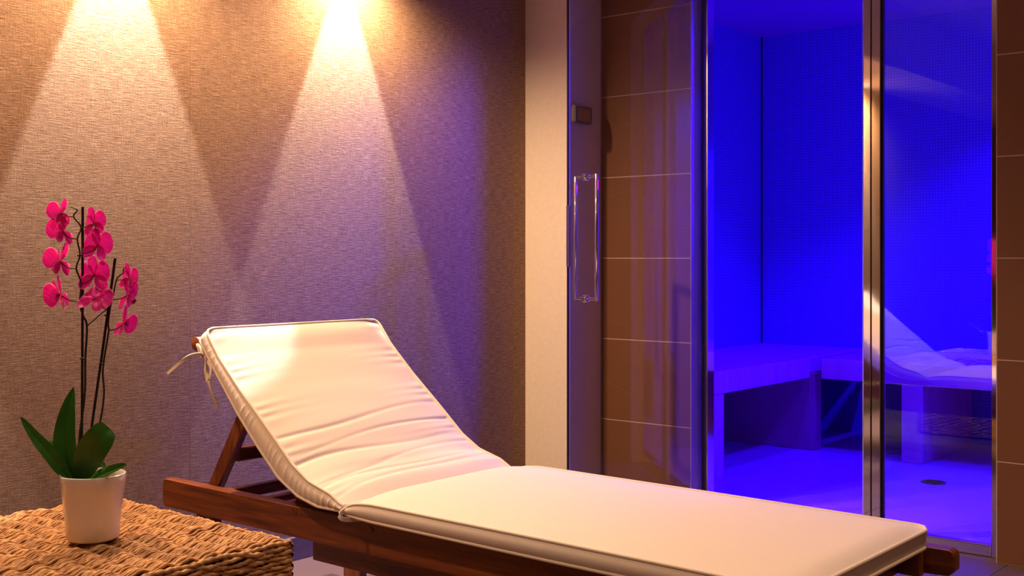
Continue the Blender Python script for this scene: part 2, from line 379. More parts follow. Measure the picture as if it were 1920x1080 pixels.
prof('jamb_filler', OX0, XJ0, YG + 0.01, YG + 0.045, 0, HEAD, 'smoked', fr)
prof('head_profile', XJ1, P0, YG, YG + 0.045, HEAD - 0.035, HEAD, 'chrome', fr)
# open glass door, hinged on the left post
hx, hy = onY(1320, HZ, 3.69).xy; ex, ey = -2.3763, 3.1484
hv = Vector((hx, hy, 0)); du = Vector((ex - hx, ey - hy, 0)); DW = du.length; du.normalize()
dn = Vector((-du.y, du.x, 0)); dn = dn if dn.dot(-hv) > 0 else -dn      # towards the viewer
dr = thing('door_1', (hx, hy, 0), 'open clear glass steam room door with chrome bow handle', 'door', **struct)
def dpt(u, n, z): return hv + du * u + dn * n + Vector((0, 0, z))
def dslab(name, u0, u1, n0, n1, z0, z1, mat, parent=dr, bev=0.0):
    b = MB(); b.add([dpt(u, n, z) for z in (z0, z1) for (u, n) in ((u0, n0), (u1, n0), (u1, n1), (u0, n1))],
          [(0, 3, 2, 1), (4, 5, 6, 7), (0, 1, 5, 4), (1, 2, 6, 5), (2, 3, 7, 6), (3, 0, 4, 7)])
    return b.build(name, mat, parent, bev)
DTOP = HEAD - 0.04
dslab('pane', 0.012, DW - 0.004, -0.003, 0.003, 0.02, DTOP, 'glass')
dslab('edge_strip', DW - 0.004, DW, -0.0045, 0.0045, 0.02, DTOP, 'seal')
dslab('edge_bead', DW - 0.0085, DW - 0.004, -0.0045, 0.0045, 0.02, DTOP, 'plastic')
dslab('lock_plate', DW - 0.009, DW + 0.0015, -0.006, 0.010, 0.93 - (500 - HZ) / F * 3.94, 0.93 - (385 - HZ) / F * 3.94, 'steel', dr, 0.001)
for za, zb in ((0.012, 0.052), (DTOP - 0.05, DTOP + 0.004)):
    hb = dslab('hinge', -0.006, 0.03, -0.012, 0.012, za, zb, 'chrome', dr, 0.002)
uh = DW * 0.872; z0h, z1h = 0.79, 1.21
hd = None
for sgn in (1, -1):
    nb = 0.068 * sgn; b = MB()
    b.tube([dpt(uh, nb, z0h - 0.006), dpt(uh, nb, z1h + 0.006)], 0.0064, 14)
    if hd is None: hd = b.build('handle', 'chrome', dr, 0.001, True)
    else: b.build('handle_bar', 'chrome', hd, 0.001, True)
for z in (z0h, z1h):
    b = MB(); b.tube([dpt(uh, -0.068, z), dpt(uh, 0.068, z)], 0.0052, 12); b.build('standoff', 'chrome', hd, 0, True)
    b = MB(); b.tube([dpt(uh, -0.012, z), dpt(uh, -0.008, z), dpt(uh, 0.008, z), dpt(uh, 0.012, z)], [0.009, 0.0135, 0.0135, 0.009], 18); b.build('rosette', 'chrome', hd, 0.001, True)

# ---------------------------------------------------------------- steam room contents
BX, BYF, BT, BL = -2.45, 5.186, 0.45, 0.352
lb = thing('steam_bench', (-2.77, 4.9, 0), 'marble bench along the left mosaic wall of the steam room', 'bench')
b = MB(); b.box((XSL + 0.002, Y1 + 0.25, BL), (BX, BYF + 0.0, BT)); b.build('bench_slab', 'marble', lb, 0.004)
b = MB(); b.box((XSL + 0.002, BYF, BL + 0.02), (BX - 0.02, YS - 0.002, BT)); b.build('corner_slab', 'marble', lb, 0.004)
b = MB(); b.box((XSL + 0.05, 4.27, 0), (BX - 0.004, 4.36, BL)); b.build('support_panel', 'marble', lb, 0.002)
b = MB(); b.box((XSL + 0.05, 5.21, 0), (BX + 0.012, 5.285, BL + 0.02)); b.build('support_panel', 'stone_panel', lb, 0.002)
bk = thing('steam_bench', (-1.6, 5.55, 0), 'marble bench along the back mosaic wall of the steam room', 'bench')
b = MB(); b.box((BX + 0.055, BYF, BL), (XSR - 0.002, YS - 0.002, BT)); b.build('bench_slab', 'marble', bk, 0.004)
for xa in (-2.0, -0.98):
    b = MB(); b.box((xa, BYF - 0.04 + 0.03, 0), (xa + 0.095, YS - 0.06, BL)); b.build('support_panel', 'marble', bk, 0.002)
dp = onZ(1750, 905, 0.0)
b = MB(); b.lathe([(0.05, 0.0005), (0.05, 0.003), (0.044, 0.004), (0.04, 0.003)], dp, 24); dg = b.build('floor_drain', 'drain', None, 0, True, label='dark round floor drain in the steam room mosaic', cat='drain')
for k in range(-2, 3):
    b = MB(); b.box((dp.x - 0.03, dp.y + k * 0.014 - 0.003, 0.0035), (dp.x + 0.03, dp.y + k * 0.014 + 0.003, 0.006)); b.build('slot_bar', 'seal', dg)
for i, (x, y) in enumerate(STEAM_LAMPS):
    t = thing('steam_lamp', (x, y, CS), ('round blue ceiling lamp by the right wall of the steam room', 'round blue ceiling lamp just inside the steam room doorway', 'round blue ceiling lamp above the back bench')[i], 'lamp', 'blue steam room lamps')
    b = MB(); b.lathe([(0.045, 0), (0.045, -0.008), (0.034, -0.01), (0.032, -0.004)], (x, y, CS - 0.0005), 24); b.build('trim_ring', 'steel', t, 0, True)
    b = MB(); b.lathe([(0.030, -0.004), (0.026, -0.007)], (x, y, CS - 0.0005), 20); b.build('lens', 'lens_blue', t, 0, True)
# downlights of the room
def downlight(x, y, z, label, group):
    t = thing('downlight', (x, y, z), label, 'lamp', group)
    b = MB(); b.lathe([(0.040, 0), (0.040, -0.004), (0.033, -0.006), (0.030, 0.0)], (x, y, z - 0.0005), 28); b.build('trim_ring', 'steel', t, 0, True)
    b = MB(); b.lathe([(0.028, -0.001), (0.024, -0.003)], (x, y, z - 0.0005), 20); b.build('lens', 'lens_warm', t, 0, True)
for y, n in zip(WASH_Y, ('left of the orchid', 'above the orchid', 'above the lounger backrest')):
    downlight(XW + 0.056, y, 1.95, 'recessed wall washer lamp in the bulkhead ' + n, 'wall washers')
for (x, y), n in zip(DOWN, ('over the lounger seat', 'over the wicker table', 'near the right tiled wall', 'over the viewer', 'near the right wall')):
    downlight(x, y, CEIL, 'recessed ceiling downlight ' + n, 'ceiling downlights')
# grey box on the side of the pilaster
sw = boxo('wall_box', (PX, 3.446, 1.436), (PX + 0.022, 3.56, 1.503), 'greybox', None, 0.006, label='small dark grey box mounted on the pilaster side behind the glass door', cat='box')
boxo('face_plate', (PX + 0.022, 3.462, 1.446), (PX + 0.025, 3.54, 1.493), 'steel', sw, 0.001)

# ---------------------------------------------------------------- sun lounger
RZ0, RZ1 = 0.288, 0.36
NY0, NY1 = 1.714, 1.744          # near rail
FY0, FY1 = 2.275, 2.305          # far rail
HX, FX = -2.607, -0.774          # head and foot ends
lg = thing('sun_lounger', (-1.7, 2.0, 0), 'reddish brown wooden sun lounger with raised backrest', 'lounger')
def rail(y0, y1):
    b = MB(); r = 0.012
    p = [(HX, RZ0 + r), (HX + r * .3, RZ0 + r * .3), (HX + r, RZ0), (FX - 0.16, RZ0), (FX - 0.06, RZ1 - 0.054), (FX - r, RZ1 - 0.052), (FX, RZ1 - 0.052 + r), (FX, RZ1 - r), (FX - r * .3, RZ1 - r * .3), (FX - r, RZ1), (HX + r, RZ1), (HX + r * .3, RZ1 - r * .3), (HX, RZ1 - r)]
    b.prism(p, y0, y1); return b.build('side_rail', 'wood_x', lg, 0.002)
rail(NY0, NY1); rail(FY0, FY1)
for y0, y1 in ((NY1 - 0.012, NY1 + 0.012), (FY0 - 0.012, FY0 + 0.012)):
    b = MB(); b.box((-2.052, y0 + 0.013 if y0 < 2 else y0 - 0.013, 0.235), (-1.30, y1 + 0.013 if y0 < 2 else y1 - 0.013, RZ0 + 0.004)); b.build('lower_board', 'wood_x', lg, 0.002)
for xl in (-2.47, -0.98):
    for y0 in (NY1 + 0.001, FY0 - 0.031):
        b = MB(); b.box((xl - 0.035, y0, 0.0), (xl + 0.035, y0 + 0.03, RZ1 - 0.02)); b.build('leg', 'wood_z', lg, 0.003)
b = MB(); b.box((FX - 0.135, NY1, RZ0 + 0.012), (FX - 0.105, FY0, RZ1 - 0.006)); b.build('end_board', 'wood_y', lg, 0.003)
for xc in (-2.38, -2.30, -2.22, -2.14):
    top = RZ1 - (0.002 if xc < -2.35 else 0.02)
    b = MB(); b.box((xc, NY1, top - 0.028), (xc + 0.024, FY0, top)); b.build('cross_bar', 'wood_y', lg, 0.002)
for k in range(13):
    xc = -2.02 + k * 0.082
    b = MB(); b.box((xc, NY1, RZ1 - 0.018), (xc + 0.055, FY0, RZ1 - 0.002)); b.build('seat_slat', 'wood_y', lg, 0.002)
# backrest frame (under the pad)
hinge = Vector((-2.055, 0, 0.340)); topb = Vector((-2.432, 0, 0.714)); bd = (topb - hinge).normalized(); bnrm = Vector((-bd.z, 0, bd.x)); bnrm = bnrm if bnrm.z > 0 else -bnrm
bf = None
for y in (NY1 + 0.02, FY0 - 0.02):
    b = MB(); a = hinge - bnrm * 0.012; e = topb - bnrm * 0.012 + bd * 0.040
    b.beam(a + Vector((0, y, 0)), e + Vector((0, y, 0)), (0, 1, 0), 0.028, 0.036)
    o = b.build('backrest_stile', 'wood_x', lg, 0.003)
    bf = bf or o
for k in range(8):
    p = hinge + (topb - hinge) * (0.10 + k * 0.125)
    b = MB(); b.beam(p + Vector((0, NY1 + 0.034, 0)), p + Vector((0, FY0 - 0.034, 0)), (bd.x, 0, bd.z), 0.045, 0.014); b.build('backrest_slat', 'wood_y', lg, 0.002)
b = MB(); b.tube([(-2.484, 1.728, 0.713), (-2.484, 2.29, 0.713)], 0.018, 16); b.build('backrest_rail', 'wood_y', lg, 0.002, True)
# prop struts
st_a = Vector((-2.470, 0, 0.318)); st_b = Vector((-2.318, 0, 0.556))
for y in (NY1 + 0.022, FY0 - 0.022):
    b = MB(); b.beam(st_a + Vector((0, y, 0)), st_b + Vector((0, y, 0)), (0, 1, 0), 0.022, 0.040); o = b.build('prop_strut', 'wood_z', lg, 0.003)
    if y < 2:
        q = st_a + (st_b - st_a) * 0.90 + Vector((0, y - 0.0105, 0))
        b = MB(); b.tube([q, q + Vector((0, -0.004, 0))], [0.007, 0.0055], 14); b.build('screw', 'screw', o, 0, True)
qm = st_a + (st_b - st_a) * 0.50
b = MB(); b.beam(qm + Vector((0.012, NY1 + 0.033, 0)), qm + Vector((0.012, FY0 - 0.033, 0)), (1, 0, 0), 0.022, 0.034); b.build('prop_cross_bar', 'wood_y', lg, 0.003)
for (px, py) in ((552, 958), (694.5, 994)):
    q = onY(px, py, NY0)
    for rr, mt, dy in ((0.0085, 'wood_z', 0.0012), (0.004, 'screw', 0.002)):
        b = MB(); b.tube([q + Vector((0, 0.002, 0)), q + Vector((0, -dy, 0))], rr, 16); b.build('screw_plug' if mt == 'wood_z' else 'screw', mt, lg, 0, True)
# bracket at the foot
b = MB(); b.box((FX - 0.104, FY0 - 0.022, RZ0 + 0.014), (FX - 0.060, FY0, RZ1 - 0.008)); b.build('corner_block', 'wood_z', lg, 0.002)

# ---------------------------------------------------------------- lounger cushion
CY0, CY1 = 1.687, 2.262
ck = thing('lounge_cushion', (-1.7, 1.97, 0.37), 'cream canvas lounger cushion with piped edges and tie ribbons', 'cushion')
def resample(p, n):
    p = np.array(p, float); d = np.r_[0, np.cumsum(np.hypot(*np.diff(p, axis=0).T))]; t = np.linspace(0, d[-1], n)
    q = np.c_[np.interp(t, d, p[:, 0]), np.interp(t, d, p[:, 1])]
    for _ in range(10): q[1:-1] = (q[:-2] + 2 * q[1:-1] + q[2:]) / 4
    return q
def vnoise(x, y, seed):
    r = np.random.default_rng(seed); s_ = 0
    for k in range(5):
        a, b_, ph = r.uniform(0.5, 1.6), r.uniform(0.5, 1.6), r.uniform(0, 6.28, 2); s_ = s_ + np.sin(x * a + ph[0] + 1.7 * np.sin(y * b_ + ph[1]))
    return s_ / 5
def pad(name, bot, top, crown, wr, round_start, round_end, seed, ns=150, nt=64, cush=None):
    B = resample(bot, ns); Tp = resample(top, ns); L = np.r_[0, np.cumsum(np.hypot(*np.diff(B, axis=0).T))]; L = L / L[-1]; LEN = np.hypot(*np.diff(B, axis=0).T).sum()
    t = np.linspace(0, 1, nt); t = 0.5 - 0.5 * np.cos(np.pi * t) * (0.55 + 0.45 * np.abs(np.cos(np.pi * t)))   # denser at the edges
    rows_top, rows_bot, nearT, nearB, farT, farB = [], [], [], [], [], []
    mb = MB(); nb = 7; P = []
    for i in range(ns):
        d0, d1 = L[i] * LEN, (1 - L[i]) * LEN
        ins = 0.0
        for dd, rr in ((d0, round_start), (d1, round_end)):
            if rr and dd < rr: ins = max(ins, rr - math.sqrt(max(0, rr * rr - (rr - dd) ** 2)))
        ya, yb = CY0 + ins, CY1 - ins
        n = Tp[i] - B[i]; ln = np.hypot(*n); n = n / ln if ln > 1e-6 else np.array([0, 1.0])
        tan = (B[min(i + 1, ns - 1)] - B[max(i - 1, 0)]); tan /= np.hypot(*tan); n2 = np.array([-tan[1], tan[0]]); n2 = n2 if n2[1] > 0 else -n2
        e = min(1.0, d0 / 0.06) * min(1.0, d1 / 0.05); e = e * (2 - e)
        row = []
        def pt(xz, y): return (xz[0], y, xz[1])
        # near band, bottom to top
        for k in range(nb):
            q = k / nb; xz = B[i] + (Tp[i] - B[i]) * q
            fold = (1 - abs(math.sin(0.5 * d0 * wr['bf'] + 2.8 * vnoise(d0 * 38, q, seed + 5) + q * 1.3))) ** 2.2
            g = wr['band'] * (fold - 0.3) * (0.55 + 0.45 * vnoise(d0 * 29, 0, seed + 8)) * math.sin(math.pi * min(1, q * 1.1)) ** 0.6 * (0.3 + 0.7 * L[i] ** 2)
            row.append(pt(xz, ya - 0.007 * math.sin(math.pi * q) - g))
        for j in range(nt):
            u = t[j]; y = ya + (yb - ya) * u; ed = min(u, 1 - u) * (yb - ya)
            puff = crown * (1 - (2 * u - 1) ** 6) * (1 - math.exp(-ed / 0.035)) * e
            z = wr['f'](d0, LEN, y - CY0, ed) 
            xz = Tp[i] + n2 * (puff + z * min(1, ed / 0.012)); row.append(pt(xz, y))
        for k in range(1, nb):
            q = 1 - k / nb; xz = B[i] + (Tp[i] - B[i]) * q; row.append(pt(xz, yb + 0.007 * math.sin(math.pi * q)))
        for j in range(nt - 1, 0, -8):
            u = t[j]; row.append(pt(B[i], ya + (yb - ya) * u))
        P.append(row)
        nearT.append((Tp[i][0], ya, Tp[i][1])); farT.append((Tp[i][0], yb, Tp[i][1])); nearB.append((B[i][0], ya, B[i][1])); farB.append((B[i][0], yb, B[i][1]))
    m = len(P[0]); vs_ = [p for r_ in P for p in r_]; fs = [(i * m + j, i * m + (j + 1) % m, (i + 1) * m + (j + 1) % m, (i + 1) * m + j) for i in range(ns - 1) for j in range(m)]
    fs += [tuple(range(m)), tuple((ns - 1) * m + j for j in range(m - 1, -1, -1))]
    mb.add(vs_, fs); o = mb.build(name, 'fabric', cush, 0, True)
    for A, Bq in ((nearT, farT), (nearB, farB)):
        st = 2; loop = A[::st] + [tuple(np.array(A[-1]) + (np.array(Bq[-1]) - np.array(A[-1])) * k / 24) for k in range(1, 24)] + Bq[::-1][::st] + [tuple(np.array(Bq[0]) + (np.array(A[0]) - np.array(Bq[0])) * k / 24) for k in range(1, 24)]
        # pipe follows the crown at the two ends only slightly
        q = MB(); q.tube(loop, 0.0038, 8, closed=True); q.build('piping', 'piping', o, 0, True)
    return o
bot = [(-2.414, 0.736), (-2.338, 0.651), (-2.25, 0.557), (-2.175, 0.488), (-2.103, 0.427), (-2.033, 0.393), (-1.966, 0.379), (-1.888, 0.380)]
top = [(-2.384, 0.757), (-2.327, 0.690), (-2.239, 0.612), (-2.142, 0.535), (-2.055, 0.463), (-1.998, 0.431), (-1.925, 0.412), (-1.885, 0.391)]
def wr_back(d, L, y, ed):
    low = math.exp(-((d - (L - 0.13)) / 0.10) ** 2); hi = math.exp(-ed / 0.06) * 0.7
    a = 0.0
    for k, (c, wv, ph, am) in enumerate(((0.36, 0.007, 0.5, 0.8), (0.42, 0.006, 2.1, 0.8), (0.465, 0.007, 4.0, 1.0), (0.525, 0.007, 1.1, 1.1), (0.565, 0.006, 3.6, 0.8), (0.60, 0.008, 3.0, 0.9))):
        cc = c - 0.10 * (y - 0.28) * (1 if k % 2 else 0.6) + 0.012 * math.sin(y * 9 + ph)
        env = 0.35 + 0.65 * (0.5 + 0.5 * math.sin(y * 6.5 + ph * 2))
        a -= 0.0040 * am * env * math.exp(-((d - cc) / wv) ** 2)
    a += 0.0020 * hi * math.sin(d * 150 + 2.5 * math.sin(d * 43) + y * 14)
    a += 0.0012 * math.sin(d * 48 + 3 * math.sin(y * 7)) * (0.3 + low)
    return a
def wr_seat(d, L, y, ed):
    return 0.0010 * math.sin(d * 9 + 2 * math.sin(y * 6)) + 0.0008 * math.exp(-ed / 0.04) * math.sin(d * 60 + 2 * math.sin(d * 17))
bp = pad('backrest_pad', bot, top, 0.012, dict(f=wr_back, band=0.0042, bf=300), 0.022, 0.0, 3, ns=300, cush=ck)
sbot = [(-1.882, 0.376), (-1.86, 0.373), (-1.80, 0.370), (-1.3, 0.368), (-0.815, 0.368)]
stop_ = [(-1.878, 0.386), (-1.86, 0.399), (-1.80, 0.406), (-1.3, 0.405), (-0.812, 0.402)]
sp = pad('seat_pad', sbot, stop_, 0.016, dict(f=wr_seat, band=0.0010, bf=40), 0.0, 0.035, 9, cush=ck)
def ribbon(pts, wd, wdir, name, r_th=0.0012):
    pts = [Vector(p) for p in pts]; q = []
    for i in range(len(pts) - 1):                      # smooth (Catmull-Rom)
        p0 = pts[max(i - 1, 0)]; p1 = pts[i]; p2 = pts[i + 1]; p3 = pts[min(i + 2, len(pts) - 1)]
        for k in range(6):
            u = k / 6; q.append(0.5 * ((2 * p1) + (p2 - p0) * u + (2 * p0 - 5 * p1 + 4 * p2 - p3) * u * u + (-p0 + 3 * p1 - 3 * p2 + p3) * u ** 3))
    q.append(pts[-1]); b = MB(); vs_ = []
    for i, p in enumerate(q):
        tn = (q[min(i + 1, len(q) - 1)] - q[max(i - 1, 0)]).normalized(); u = Vector(wdir); u = (u - tn * u.dot(tn)).normalized(); v = tn.cross(u)
        for a, c in ((-1, -1), (1, -1), (1, 1), (-1, 1)): vs_.append(p + u * a * wd / 2 + v * c * r_th)
    n = len(q); fs = [(i * 4 + j, i * 4 + (j + 1) % 4, (i + 1) * 4 + (j + 1) % 4, (i + 1) * 4 + j) for i in range(n - 1) for j in range(4)] + [(3, 2, 1, 0), tuple((n - 1) * 4 + j for j in range(4))]
    b.add(vs_, fs); return b.build(name, 'piping', ck, 0, True)
def rp(lst, d): return [at(px, py, d + dd) for (px, py, dd) in lst]
DT = (Vector((-2.40, CY0, 0.70)) - EYE).dot(FWD)
wv = (UP * 0.8 + RGT * 0.3).normalized()
ribbon(rp([(381, 668, 0.004), (372, 664, -0.012), (355, 668, -0.03), (335, 682, -0.035), (314, 701, -0.03)], DT), 0.0075, wv, 'tie_ribbon')
ribbon(rp([(383, 668, 0), (384, 690, -0.012), (388, 712, -0.016), (390, 716, -0.018), (393, 708, -0.02), (395, 690, -0.012), (388, 676, 0)], DT), 0.0062, RGT, 'tie_ribbon')
ribbon(rp([(383, 676, 0), (391, 715, -0.02), (399, 742, -0.02), (409, 766, -0.015)], DT), 0.0060, RGT, 'tie_ribbon')
ribbon(rp([(378, 670, 0.01), (371, 652, 0.012), (370, 645, 0.015), (376, 652, 0.01), (381, 668, 0.0)], DT), 0.0050, RGT, 'tie_ribbon')
DL = (Vector((-1.886, CY0, 0.38)) - EYE).dot(FWD)
ribbon(rp([(652, 954, 0.0), (644, 957, -0.012), (637, 966, -0.018), (642, 973, -0.02), (658, 974.5, -0.016), (676, 973, -0.006), (684, 975, 0.0)], DL), 0.0095, (UP * 0.9 + RGT * 0.2).normalized(), 'tie_ribbon')
ribbon(rp([(648, 962, -0.004), (656, 966, -0.014), (666, 972, -0.012), (676, 974, -0.004)], DL), 0.0085, UP, 'tie_ribbon')

# ---------------------------------------------------------------- woven side table
TZ = 0.42; TX0, TX1, TY0, TY1 = -2.268, -1.656, 0.755, 1.368
tb = thing('wicker_table', ((TX0 + TX1) / 2, (TY0 + TY1) / 2, 0), 'low square side table woven from twisted brown rope', 'table')
RR = 0.0042
b = MB(); b.box((TX0 + 0.013, TY0 + 0.013, 0.0), (TX1 - 0.013, TY1 - 0.013, TZ - 0.015)); b.build('core_box', 'soil', tb)
def ropes(paths, name, amp_r=0.20, step=0.0034, nside=7, RR=0.0042, swell=None):
    V, Fc = [], []; off = 0
    for (pts, ph) in paths:
        p = np.array(pts, float); d = np.r_[0, np.cumsum(np.linalg.norm(np.diff(p, axis=0), axis=1))]; n = max(4, int(d[-1] / step)); s_ = np.linspace(0, d[-1], n)
        q = np.stack([np.interp(s_, d, p[:, k]) for k in range(3)], 1)
        tn = np.gradient(q, axis=0); tn /= np.linalg.norm(tn, axis=1)[:, None]
        ref = np.where(np.abs(tn[:, 2:3]) < 0.8, np.array([[0, 0, 1.0]]), np.array([[1.0, 0, 0]])); u = np.cross(tn, ref); u /= np.linalg.norm(u, axis=1)[:, None]; v = np.cross(tn, u)
        a = np.arange(nside) * 2 * np.pi / nside
        rad = RR * (1.05 + amp_r * np.cos(2 * (a[None, :] - s_[:, None] * 2 * np.pi / 0.034 - ph))) * (1 + 0.12 * np.sin(s_ * 70 + ph * 3))[:, None]
        if swell: rad = rad * (1.0 + 0.12 * (q[:, 2] - q[:, 2].mean()) / 0.0038)[:, None]
        W = q[:, None, :] + rad[..., None] * (u[:, None, :] * np.cos(a)[None, :, None] + v[:, None, :] * np.sin(a)[None, :, None])
        V.append(W.reshape(-1, 3)); i = np.arange(n - 1)[:, None] * nside; j = np.arange(nside)[None, :]
        Fc.append(np.stack([i + j, i + (j + 1) % nside, i + nside + (j + 1) % nside, i + nside + j], -1).reshape(-1, 4) + off); off += n * nside
    V = np.concatenate(V) * S; Fc = np.concatenate(Fc); V -= np.array(parent_loc(tb))
    me = bpy.data.meshes.new(name); me.vertices.add(len(V)); me.vertices.foreach_set('co', V.ravel()); me.loops.add(Fc.size); me.loops.foreach_set('vertex_index', Fc.ravel())
    me.polygons.add(len(Fc)); me.polygons.foreach_set('loop_start', np.arange(len(Fc)) * 4); me.polygons.foreach_set('use_smooth', np.ones(len(Fc), bool)); me.update(calc_edges=True)
    me.materials.append(M['rope']); o = bpy.data.objects.new(name, me); C.objects.link(o); o.parent = tb; o['kind'] = 'stuff'; return o
paths = []; WP = 0.046; npitch = 0.0081; tp = 0.0060; RT = 0.0025
nx = int((TX1 - TX0 - 0.012) / tp)
for i in range(nx + 1):
    x = TX0 + 0.006 + i * tp; ph = rng.uniform(0, 6.28); sh = 0.9 * math.sin(i * 0.17) + rng.normal(0, 0.28)
    ys_ = np.linspace(TY0 + 0.004, TY1 - 0.004, 150); e = np.minimum(ys_ - TY0, TY1 - ys_); dr_ = np.where(e < 0.012, 0.012 - np.sqrt(np.maximum(0, 0.012 ** 2 - (0.012 - e) ** 2)), 0)
    z = TZ - RT - 0.0045 + 0.0009 * rng.normal() + 0.0033 * np.cos(ys_ * 2 * math.pi / WP + sh) - dr_ + 0.0012 * np.sin(ys_ * 13 + i * 0.7)
    z = z - (0.006 if i in (0, nx) else 0)
    xx = x + 0.0007 * np.cos(ys_ * 2 * math.pi / WP * 2 + ph) + 0.0012 * np.sin(ys_ * 21 + ph)
    paths.append((np.stack([xx, ys_, z], 1), ph))
ropes(paths, 'top_weave', 0.17, 0.0030, 7, RT, WP)
def side(ax, c, a0, a1, sgn, name):
    ps = []; k = 0; z = TZ - 0.010
    while z > 0.006:
        ph = rng.uniform(0, 6.28); a = np.linspace(a0 + 0.003, a1 - 0.003, 130); e = np.minimum(a - a0, a1 - a); dr_ = np.where(e < 0.012, 0.012 - np.sqrt(np.maximum(0, 0.012 ** 2 - (0.012 - e) ** 2)), 0)
        n = c + sgn * (-RR - 0.001 + 0.0026 * np.cos(a * 2 * math.pi / 0.05 + (math.pi if k % 2 else 0) * 0.5 + rng.normal(0, .2)) - dr_ - max(0, 0.006 - (TZ - 0.010 - z)) * 0.6)
        zz = z + 0.0016 * np.sin(a * 2 * math.pi / 0.1 + ph) + 0.001 * np.sin(a * 37 + ph)
        ps.append((np.stack([n, a, zz], 1) if ax == 0 else np.stack([a, n, zz], 1), ph)); z -= npitch; k += 1
    ropes(ps, name)
side(0, TX1, TY0, TY1, 1, 'side_weave'); side(1, TY1, TX0, TX1, 1, 'side_weave'); side(0, TX0, TY0, TY1, -1, 'side_weave'); side(1, TY0, TX0, TX1, -1, 'side_weave')

# ---------------------------------------------------------------- potted orchid
pc = onZ(157, 1023, TZ) + FWD * 0.045; pc.z = TZ + 0.0018
D0 = (pc - EYE).dot(FWD)
orc = thing('potted_orchid', pc, 'magenta moth orchid with two staked stems in a white pot', 'potted plant')
b = MB(); PH_ = 0.1175
b.lathe([(0.040, 0.0), (0.0445, 0.002), (0.0462, 0.006), (0.0480, 0.030), (0.0510, 0.062), (0.0545, 0.090), (0.0565, 0.105), (0.0575, PH_ - 0.003), (0.0570, PH_), (0.0555, PH_ + 0.0008), (0.0540, PH_ - 0.001), (0.0532, PH_ - 0.010), (0.0510, PH_ - 0.03), (0.02, PH_ - 0.032)], pc, 64)
b.build('pot', 'ceramic', orc, 0, True)
b = MB(); b.lathe([(0.0515, PH_ - 0.031), (0.045, PH_ - 0.021), (0.03, PH_ - 0.018), (0.01, PH_ - 0.016)], pc, 32); b.build('potting_bark', 'soil', orc, 0, True)
def P3(px, py, dd=0.0): return at(px, py, D0 + dd)
def catmull(pts, m=6):
    out = []
    for i in range(len(pts) - 1):
        p0 = pts[max(i - 1, 0)]; p1 = pts[i]; p2 = pts[i + 1]; p3 = pts[min(i + 2, len(pts) - 1)]
        for k in range(m):
            u = k / m; out.append(0.5 * ((2 * p1) + (p2 - p0) * u + (2 * p0 - 5 * p1 + 4 * p2 - p3) * u * u + (-p0 + 3 * p1 - 3 * p2 + p3) * u ** 3))
    out.append(pts[-1]); return out
def leaf(ctrl, wd, side_dir, fold=0.25, peak=0.5, tipw=0.0):
    pts = catmull([P3(*c) for c in ctrl], 9); n = len(pts); rows = []; rows2 = []
    for i, p in enumerate(pts):
        s_ = i / (n - 1); tn = (pts[min(i + 1, n - 1)] - pts[max(i - 1, 0)]).normalized()
        u = Vector(side_dir(s_) if callable(side_dir) else side_dir); u = (u - tn * u.dot(tn)).normalized(); nrm = u.cross(tn)
        if nrm.dot(-FWD) < 0: nrm = -nrm
        a = s_ / peak if s_ < peak else (1 - s_) / (1 - peak)
        wv_ = wd * (0.25 + 0.75 * math.sin(min(1, a) * math.pi / 2)) if s_ < peak else wd * math.sqrt(max(0.0, 1 - (1 - a) ** 2)) ** (1.0 + tipw)
        wv_ = max(wv_, 0.0008); row = []; row2 = []
        for k in range(9):
            q = (k - 4) / 4; off = abs(q) ** 1.3 * fold * wv_ - 0.0012 * math.exp(-(q / 0.12) ** 2)
            c = p + u * q * wv_ + nrm * off; row.append(c - nrm * -0.0009); row2.append(c - nrm * 0.0009)
        rows.append(row); rows2.append(row2)
    b = MB(); m = 9; vs_ = [v for r_ in rows for v in r_] + [v for r_ in rows2 for v in r_]; o_ = n * m
    fs = [(i * m + j, i * m + j + 1, (i + 1) * m + j + 1, (i + 1) * m + j) for i in range(n - 1) for j in range(m - 1)]
    fs += [tuple(k + o_ for k in f[::-1]) for f in fs]
    rim = [i * m for i in range(n)] + [(n - 1) * m + j for j in range(1, m)] + [i * m + m - 1 for i in range(n - 2, -1, -1)] + [j for j in range(m - 2, 0, -1)]
    fs += [(rim[k], rim[(k + 1) % len(rim)], rim[(k + 1) % len(rim)] + o_, rim[k] + o_) for k in range(len(rim))]
    b.add(vs_, fs); return b.build('leaf', 'leaf', orc, 0, True)
def hl(deg, tilt=0.0): a = math.radians(deg); return RGT * math.cos(a) + UP * math.sin(a) + FWD * tilt
leaf([(137, 908, 0.010), (126, 870, 0.002), (121, 820, 0.0), (127, 770, 0.006), (138, 726, 0.02)], 0.0195, hl(0, 0.35), 0.35, 0.38, 0.9)
leaf([(147, 908, 0.0), (158, 878, -0.018), (172, 845, -0.028), (190, 818, -0.03), (205, 803, -0.022)], 0.0265, hl(-38, 0.25), 0.18, 0.55, -0.35)
leaf([(137, 908, 0.0), (116, 882, -0.008), (92, 850, -0.018), (65, 818, -0.024), (39, 782, -0.024)], 0.0125, hl(40, 0.65), 0.25, 0.42, 0.6)
leaf([(156, 906, 0.0), (178, 897, -0.018), (203, 885, -0.034), (237, 871, -0.045)], 0.0125, hl(68, 0.7), 0.3, 0.45, 0.5)
leaf([(140, 905, 0.02), (118, 880, 0.05), (100, 852, 0.075), (86, 836, 0.085), (82, 858, 0.10)], 0.013, hl(60, 0.8), 0.2, 0.5)
leaf([(150, 905, 0.02), (168, 884, 0.05), (184, 874, 0.075), (196, 878, 0.095)], 0.012, hl(70, 0.8), 0.2, 0.5)
